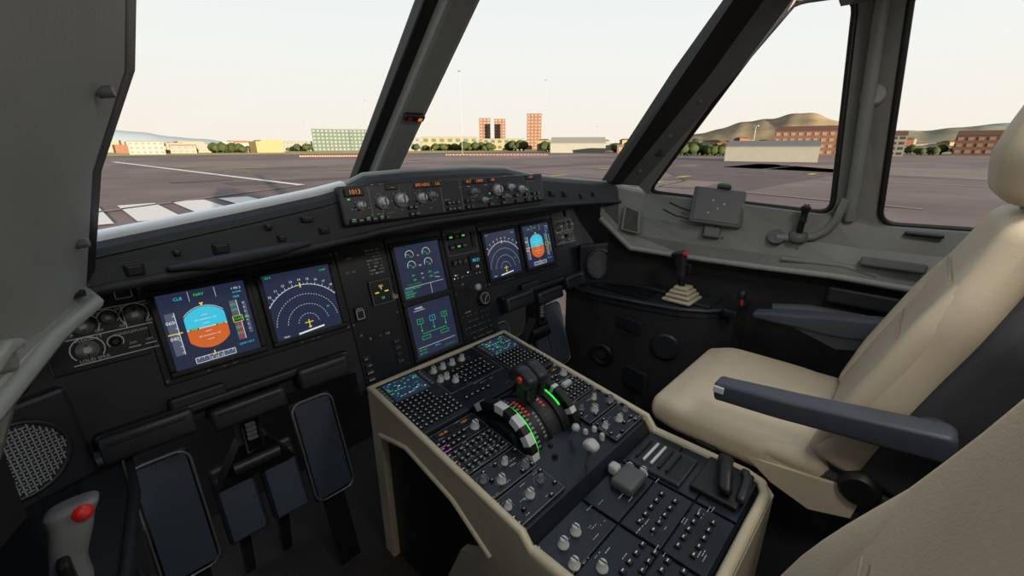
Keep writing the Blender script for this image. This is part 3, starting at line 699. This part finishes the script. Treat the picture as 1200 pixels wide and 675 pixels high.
softpad(m,[(.125,-.225,.025),(.165,-.21,.05),(.20,-.20,.05),(.235,-.19,.028)],(0,1,0),[.03,.03,.03,.035],[.025,.02,.02,.025],.010,BLK)
softpad(m,[(.13,-.255,.02),(.19,-.25,.028),(.235,-.235,.02)],(0,1,0),[.02,.02,.02],[.02,.02,.02],.008,PLAST)
for x,y in((.07,-.03),(.08,-.06),(-.2,-.04),(-.16,-.04),(-.22,-.08),(-.19,-.12)): m.knob(x,y,.0095,.018,KNOB,.006)
for x in(-.22,-.195,-.17,-.145,-.12,-.095): 
    for y in(-.15,-.175,-.2,-.23): btn(x,y,.012,.011)
for x in(-.05,-.025,0,.025,.05):
    for y in(-.12,-.15,-.2,-.23): btn(x,y,.012,.011,mt=BLK)
for k in range(40): 
    x=random.uniform(-.22,.08); y=random.uniform(-.25,-.02); m.dashes(x,y,x+.018,y+.003,1,[LBL],.0066,.9,.5)
m.done()
# ---------------- THROTTLE ----------------
tq=empty('throttle_quadrant')
m=MB('quadrant_body',tq)
Cy,Cz,R=.64,.465,.122
def wheel(x0,x1,marks):
    n=80
    for i in range(n):
        d0=-10+200*i/n; t0=math.radians(d0); t1=math.radians(-10+200*(i+1)/n)
        p=lambda x,r,t:(x,Cy+r*math.cos(t),Cz+r*math.sin(t))
        mt=LBL if any(a<=d0<b for a,b in marks) else BLK
        m.add([p(x0,R,t0),p(x1,R,t0),p(x1,R,t1),p(x0,R,t1),p(x0,R-.02,t0),p(x1,R-.02,t0),p(x1,R-.02,t1),p(x0,R-.02,t1)],[[0,1,2,3],[0,3,7,4],[1,5,6,2],[4,7,6,5]],mt)
wheel(-.102,-.080,((4,20),(44,56),(84,98),(112,126),(136,148),(158,168))); wheel(.066,.086,((64,72),(104,110),(140,146)))
def hump(x0,x1,r,mt):
    pts=[(x0,Cy+r*math.cos(math.radians(a)),Cz+r*math.sin(math.radians(a))) for a in range(-5,190,6)]
    m.prism(pts,(x1-x0,0,0),mt)
hump(-.078,.064,.098,PLAST); hump(-.076,-.050,.106,BLK); hump(.036,.060,.106,BLK); hump(-.100,.086,.07,PANEL2); hump(-.014,-.004,.102,BLK)
def arcstrip(x0,x1,r,a0,a1,mt,n=26,dash=False):
    for i in range(n):
        if dash and i%2: continue
        t0=math.radians(a0+(a1-a0)*i/n); t1=math.radians(a0+(a1-a0)*(i+1)/n)
        m.poly([(x0,Cy+r*math.cos(t0),Cz+r*math.sin(t0)),(x1,Cy+r*math.cos(t0),Cz+r*math.sin(t0)),(x1,Cy+r*math.cos(t1),Cz+r*math.sin(t1)),(x0,Cy+r*math.cos(t1),Cz+r*math.sin(t1))],mt)
arcstrip(-.0765,-.066,.1075,50,170,GRN2,40); arcstrip(.052,.058,.1075,80,130,GRN2)
arcstrip(-.064,-.054,.1075,60,165,LBLD,34,True)
arcstrip(-.044,-.034,.0988,85,122,GR,12,True); arcstrip(.014,.024,.0988,85,122,GR,12,True); arcstrip(-.028,-.020,.0988,118,160,LBLD,14,True)
m.done()
m=MB('thrust_levers',tq)
for x in(-.026,.014):
    t=math.radians(90); d=V((0,math.cos(t),math.sin(t))); p0=V((x,Cy-.01,Cz)); p1=p0+d*.178
    m.box(p0+d*.125,(.012,.028,.10),PLAST,.003,rot=Matrix.Rotation(t-math.pi/2,3,'X'))
    softpad(m,[p1+V((0,-.042,-.016)),p1+V((0,.0,.004)),p1+V((0,.036,-.002))],(1,0,0),[.038,.038,.034],[.038,.046,.032],.012,PLAST)
    m.box(p1+V((0,-.03,-.035)),(.016,.018,.05),PLAST,.005)
    m.lathe(p1+V((math.copysign(.020,x),-.012,0)),(math.copysign(1,x),0,0),[(.009,-.004),(.009,.004),(.004,.006)],RED,12)
m.done()
m=MB('flap_lever',tq)
m.box((.115,.60,.50),(.03,.12,.012),BLK,.003); m.cyl((.115,.62,.50),(.12,.60,.565),.004,METAL); m.box((.12,.598,.570),(.034,.016,.016),KNOB,.005,3)
m.box((-.118,.56,.49),(.02,.12,.01),BLK,.003)
m.cyl((-.01,.44,.45),(-.012,.43,.53),.005,METAL); softpad(m,[(-.012,.445,.535),(-.012,.43,.54),(-.012,.41,.535)],(1,0,0),[.024,.03,.024],[.016,.02,.016],.006,KNOB)
m.cyl((.02,.52,.47),(.03,.50,.52),.005,METAL); m.lathe((.03,.50,.52),(0,0,1),[(.008,0),(.011,.006),(.008,.014),(.003,.016)],KNOB,16)
for x,y in((-.05,.50),(.05,.47),(.075,.50),(-.03,.53),(.09,.46),(.10,.49)): m.lathe((x,y,.475),(0,0,1),[(.007,0),(.007,.018),(.005,.022)],KNOB if x>.07 else BLK,12)
m.box((.03,.35,.463),(.075,.055,.026),TRIMD,.008,3); m.box((.035,.39,.467),(.026,.026,.026),KNOB,.008,3)
m.box((0,.50,.47),(.15,.07,.024),PANEL2,.006)
m.done()

# ---------------- SEATS ----------------
def seat(cx,mir,dz=0,by=0,cy_front=.44,inboard_arm=True,bw=1.0,hz=0):
    e=empty('pilot_seat'); sg=mir
    m=MB('cushion',e)
    zt=.487+dz
    softpad(m,[(cx,-.02+by,zt),(cx,.18,zt),(cx,cy_front-.09,zt+.002),(cx,cy_front,zt-.012)],(1,0,0),[.44,.50,.50,.46],[.085,.095,.09,.075],.035,SEAT)
    for s_ in(-1,1):
        softpad(m,[(cx+s_*.203,.02+by,zt+.020),(cx+s_*.205,.2,zt+.016),(cx+s_*.200,cy_front-.06,zt+.002)],(1,0,0),[.08,.085,.08],[.05,.05,.04],.024,SEAT)
        m.prism([(cx+s_*.238,.18,zt-.01),(cx+s_*.238,-.04+by,zt+.02),(cx+s_*.238,-.03+by,zt-.05),(cx+s_*.238,.04,zt-.075),(cx+s_*.238,.12,zt-.050)],(s_*.012,0,0),SEAT)
    m.box((cx-sg*.250,.27,zt-.035),(.012,.05,.022),BLK,.004)
    m.done()
    m=MB('seat_back',e)
    P=[V((cx,.02+by,.53+dz)),V((cx,-.02+by,.66+dz)),V((cx,-.085+by,.85+dz*.5+hz)),V((cx,-.15+by,1.065+hz))]
    softpad(m,P,(1,0,0),[.50*bw,.50*bw,.47*bw,.38*bw],[.10,.095,.085,.07],.035,SEAT)
    for s_ in(-1,1):
        softpad(m,[P[0]+V((s_*.195*bw,.025,0)),P[1]+V((s_*.205*bw,.03,0)),P[2]+V((s_*.193*bw,.025,0)),P[3]+V((s_*.155*bw,.008,-.03))],(1,0,0),[.08,.09,.08,.06],[.06,.06,.06,.05],.026,SEAT)
    for t in(.35,.7):
        p=P[1].lerp(P[3],t); m.tube([p+V((-.13,.046,0)),p+V((0,.047,0)),p+V((.13,.046,0))],.0012,SEATS)
    m.done()
    m=MB('back_shell',e)
    softpad(m,[p+V((0,-.085,-.01)) for p in P],(1,0,0),[.50*bw,.515*bw,.49*bw,.37*bw],[.12,.12,.11,.08],.03,SHELL)
    softpad(m,[P[0]+V((0,-.05,-.10)),P[0]+V((0,-.05,.04))],(1,0,0),[.44,.46],[.14,.14],.02,SHELL)
    m.done()
    m=MB('headrest',e)
    softpad(m,[(cx,-.125+by,1.08),(cx,-.125+by,1.17),(cx,-.15+by,1.31)],(1,0,0),[.22,.30,.25],[.075,.095,.075],.045,SEAT)
    for s_ in(-1,1): m.cyl((cx+s_*.05,-.15+by,1.02),(cx+s_*.05,-.14+by,1.12),.008,METAL)
    m.done()
    m=MB('seat_base',e)
    m.box((cx,.15,zt-.075),(.42,.44,.05),SHELL,.012); m.box((cx,.12,.22),(.30,.30,.36),SHELL,.02,taper=.8); m.box((cx,.1,.03),(.42,.56,.06),PLAST,.01)
    for s_ in(-1,1):
        m.lathe((cx+s_*.235,-.03+by,zt+.03),(s_,0,0),[(.036,0),(.036,.025),(.028,.032)],BLK,22)
        m.lathe((cx+s_*.235,-.07+by,zt-.04),(s_,0,0),[(.028,0),(.028,.025),(.02,.03)],BLK,18)
        m.box((cx+s_*.225,-.02+by,zt-.02),(.03,.16,.10),SHELL,.012)
    m.done()
    m=MB('armrests',e)
    if inboard_arm:
        x=cx-sg*.29
        softpad(m,[(x,.258,.650),(x,.12,.664),(x,-.13,.698)],(1,0,0),[.05,.058,.06],[.044,.046,.052],.012,ARM,.008)
        m.lathe((x+sg*.01,-.10,.69),(sg,0,0),[(.03,0),(.03,.04)],SHELL,18); m.box((x-sg*.028,.245,.66),(.006,.022,.016),LBL,.002)
        x=cx+sg*.29
        softpad(m,[(x,.335,.648),(x,.25,.658),(x,.10,.672),(x,-.08,.70)],(1,0,0),[.055,.07,.07,.06],[.02,.034,.06,.06],.009,ARM,.008)
        m.prism([(x-.02,.24,.645),(x-.02,.10,.60),(x-.02,-.02,.63),(x-.02,-.02,.67)],(.04,0,0),ARM)
        m.box((x-sg*.02,-.06,.62),(.03,.05,.14),SHELL,.01)
    else:
        x=cx+sg*.29
        softpad(m,[(x,.05,.648),(x,-.18,.70)],(1,0,0),[.055,.06],[.03,.05],.009,ARM,.008)
    m.done()
seat(.53,1)
seat(-.55,-1,dz=-.08,by=.045,cy_front=.33,inboard_arm=False,bw=.98,hz=.02)

# ---------------- SIDE CONSOLES ----------------
def console(sgn):
    m=MB('side_console'); S=lambda x,y,z_:(x*sgn,y,z_)
    E=[(.742,1.07),(.745,.90),(.775,.72),(.81,.58),(.86,.50),(.91,.46),(.95,.43),(1.10,.42)]
    top=[S(x,y,.60) for x,y in E]+[S(1.12,1.02,.60)]
    m.poly(top,PLAST)
    n=len(E)
    for i in range(n-1):
        (x0,y0),(x1,y1)=E[i],E[i+1]
        m.poly([S(x0,y0,.60),S(x1,y1,.60),S(x1+.0,y1,.57),S(x0,y0,.57)],PLAST)
        m.poly([S(x0+.008,y0,.57),S(x1+.008,y1,.57),S(x1+.02,y1,0),S(x0+.02,y0,0)],DARK)
    m.tube([S(x,y,.597) for x,y in E],.009,PLAST)
    m.lathe(S(.752,.868,.33),(-sgn,-.1,0),[(.05,-.01),(.05,.008),(.04,.012),(.03,.004)],BLK,24); m.lathe(S(.755,.868,.33),(-sgn,-.1,0),[(.018,-.01),(.018,.016)],PLAST,16)
    m.lathe(S(.808,.62,.43),(-sgn,-.25,0),[(.055,-.01),(.055,.006),(.046,.008)],PLAST,28)
    m.box(S(.782,.74,.26),(.02,.16,.09),PLAST,.006,rot=Matrix.Rotation(-.2*sgn,3,'Z'))
    m.box(S(.768,.80,.50),(.012,.20,.05),PLAST,.005,rot=Matrix.Rotation(-.16*sgn,3,'Z'))
    m.box(S(.95,.55,.605),(.14,.10,.012),PLAST,.004)
    m.box(S(1.0,.80,.61),(.16,.22,.02),PLAST,.008); m.box(S(.86,.85,.605),(.10,.26,.008),PANEL2,.003)
    m.done()
console(1); console(-1)
def stick(x,y,sgn,zz=0):
    m=MB('sidestick'); m.M=Matrix.Translation((0,0,zz))
    for i,(w_,z_) in enumerate(((.125,.612),(.105,.628),(.085,.643),(.062,.657))):
        m.box((x,y,z_),(w_,w_*.9,.013),CREAM if sgn>0 else PLAST,.005,3)
    m.cyl((x,y,.60),(x-.004,y+.01,.70),.014,BLK,.012)
    softpad(m,[(x-.004,y+.01,.69),(x-.004,y+.014,.73),(x-.010*sgn,y+.022,.775),(x-.016*sgn,y+.03,.80)],(1,0,0),[.034,.034,.040,.052],[.036,.040,.048,.054],.014,PLAST if sgn>0 else KNOBD)
    m.lathe((x-.022*sgn,y+.004,.795),(-.5*sgn,-.8,.4),[(.009,-.01),(.009,.008),(.004,.010)],RED,14)
    m.box((x-.004,y-.012,.735),(.012,.02,.04),BLK,.004)
    m.done()
stick(.90,.615,1); stick(-.808,.645,-1,-.03)
m=MB('hand_microphone'); m.box((.90,.43,.60),(.04,.05,.03),BLK,.006); m.cyl((.90,.425,.60),(.885,.40,.67),.012,PLAST,.014); m.lathe((.885,.40,.67),(-.1,-.2,1),[(.014,0),(.015,.02),(.006,.028)],BLK,14); m.box((.876,.393,.655),(.008,.008,.02),RED,.002); m.done()
def speaker(s_):
    m=MB('loudspeaker')
    n=V((-s_*.35,-.93,.1)).normalized(); c=V((s_*.865,.985,.69)); X=V((0,0,1)).cross(n).normalized(); Y=n.cross(X)
    m.M=frame(c,X,Y,n)
    m.box((0,-.0,-.02),(.18,.18,.03),PANEL,.008); m.lathe((0,0,0),(0,0,1),[(.068,-.005),(.068,.004),(.062,.006),(.060,.001)],PLAST,32)
    mt=LBLD if s_<0 else KNOBD
    for i in range(-9,10):
        for j in range(-9,10):
            x,y=i*.0064,j*.0064
            if x*x+y*y<.058**2:
                if (i+j)%2: m.box((x,y,.003),(.008,.0022,.002),mt)
                else: m.box((x,y,.003),(.0022,.008,.002),mt)
    m.done()
speaker(-1); speaker(1)
m=MB('trim_4')
for s_ in(-1,1): m.poly([(s_*.80,1.12,.95),(s_*1.05,.93,.95),(s_*1.05,.98,.58),(s_*.80,1.04,.58)],PANEL)
m.lathe((-.85,.985,.83),(.35,-.93,.1),[(.035,-.03),(.035,.006),(.026,.008),(.024,.0)],BLK,24); m.lathe((-.85,.985,.83),(.35,-.93,.1),[(.012,-.03),(.012,.012)],PLAST,16)
m.done('flat')
# ---------------- PEDALS / FOOTRESTS ----------------
def foot(c):
    for dx in(-.168,.168):
        m=MB('footrest')
        a=V((c+dx,1.03,.245)); b=V((c+dx,1.115,.52)); d=(b-a).normalized(); n=V((0,-d.z,d.y))
        m.M=frame((a+b)/2,V((1,0,0)),d,n); L=(b-a).length
        m.box((0,0,-.012),(.112,L,.02),BLK,.008); m.box((0,0,.0),(.096,L-.018,.006),PAD,.002)
        m.tube([(x,y,.002) for x,y in rr(.108,L-.004,.025)],.003,METAL,True,6)
        m.box((0,-L/2-.10,-.04),(.06,.24,.02),BLK,.004)
        m.done()
    m=MB('rudder_pedals')
    for dx in(-.05,.05):
        R_=Matrix.Rotation(-.35,3,'X')
        m.box((c+dx,1.06,.36),(.088,.02,.19),PLAST,.008,rot=R_); m.box((c+dx,1.046,.355),(.074,.008,.16),PAD,.003,rot=R_)
        m.box((c+dx,1.13,.22),(.03,.03,.40),PLAST,.006,rot=Matrix.Rotation(.25,3,'X'))
    m.box((c,1.07,.50),(.045,.06,.16),BLK,.012); m.cyl((c-.05,1.04,.46),(c+.05,1.04,.46),.018,PLAST)
    m.prism([(c-.03,1.03,.52),(c+.03,1.03,.52),(c+.085,1.04,.42),(c-.085,1.04,.42)],(0,.04,.0),BLK)
    for k in range(4): m.box((c,1.028,.53+k*.012),(.02,.01,.005),KNOBD)
    m.tube([(c-.018,1.028,.58),(c-.018,1.02,.50),(c+.018,1.02,.50),(c+.018,1.028,.58)],.003,PLAST)
    m.done()
foot(-.53); foot(.53)
# ---------------- SIDE WINDOW ITEMS ----------------
m=MB('tablet_holder')
n=V((-.80,-.42,.43)).normalized(); X=V((0,0,1)).cross(n).normalized(); Y=n.cross(X); c=V((1.0,.565,.965))
m.M=frame(c,X,Y,n)@Matrix.Rotation(math.radians(-6),4,'Z')
m.box((0,0,0),(.185,.145,.016),TRIMD,.008,3); m.box((0,0,.006),(.165,.125,.010),TRIMD,.004)
m.box((.01,.080,.0),(.045,.03,.014),TRIMD,.006); m.box((.01,.076,.012),(.05,.012,.012),BLK,.003)
for x,y in((-.02,.02),(.0,-.01),(.02,.01),(-.03,-.03)): m.lathe((x,y,.011),(0,0,1),[(.003,0),(.003,.002)],LBL,8)
m.tube([(-.09,-.03,0),(-.13,-.02,.0),(-.17,-.0,-.02)],.004,BLK); m.tube([(-.09,-.06,0),(-.14,-.055,.0),(-.19,-.03,-.02)],.003,BLK)
m.box((0,-.085,-.03),(.06,.06,.03),TRIMD,.006); m.done()
m=MB('window_crank_handle')
m.lathe((1.045,.295,.885),(-.3,-.1,1),[(.03,-.01),(.028,.008),(.018,.014)],TRIMD,20)
m.cyl((1.045,.295,.89),(1.03,.29,.94),.010,BLK); softpad(m,[(1.032,.29,.93),(1.028,.288,.96),(1.02,.286,.995)],(1,0,0),[.026,.022,.034],[.024,.02,.03],.01,BLK)
m.lathe((1.018,.285,.993),(-.1,0,1),[(.009,0),(.008,.008)],KNOBD,12); m.done()
m=MB('latch_cover'); m.lathe((1.035,.36,.875),(-.75,-.1,.6),[(.03,-.006),(.028,.004)],TRIMD,20); m.lathe((1.02,.178,1.33),(-.9,-.2,.2),[(.033,-.02),(.031,.002),(.026,.004)],TRIM,20); m.done()
print('done')
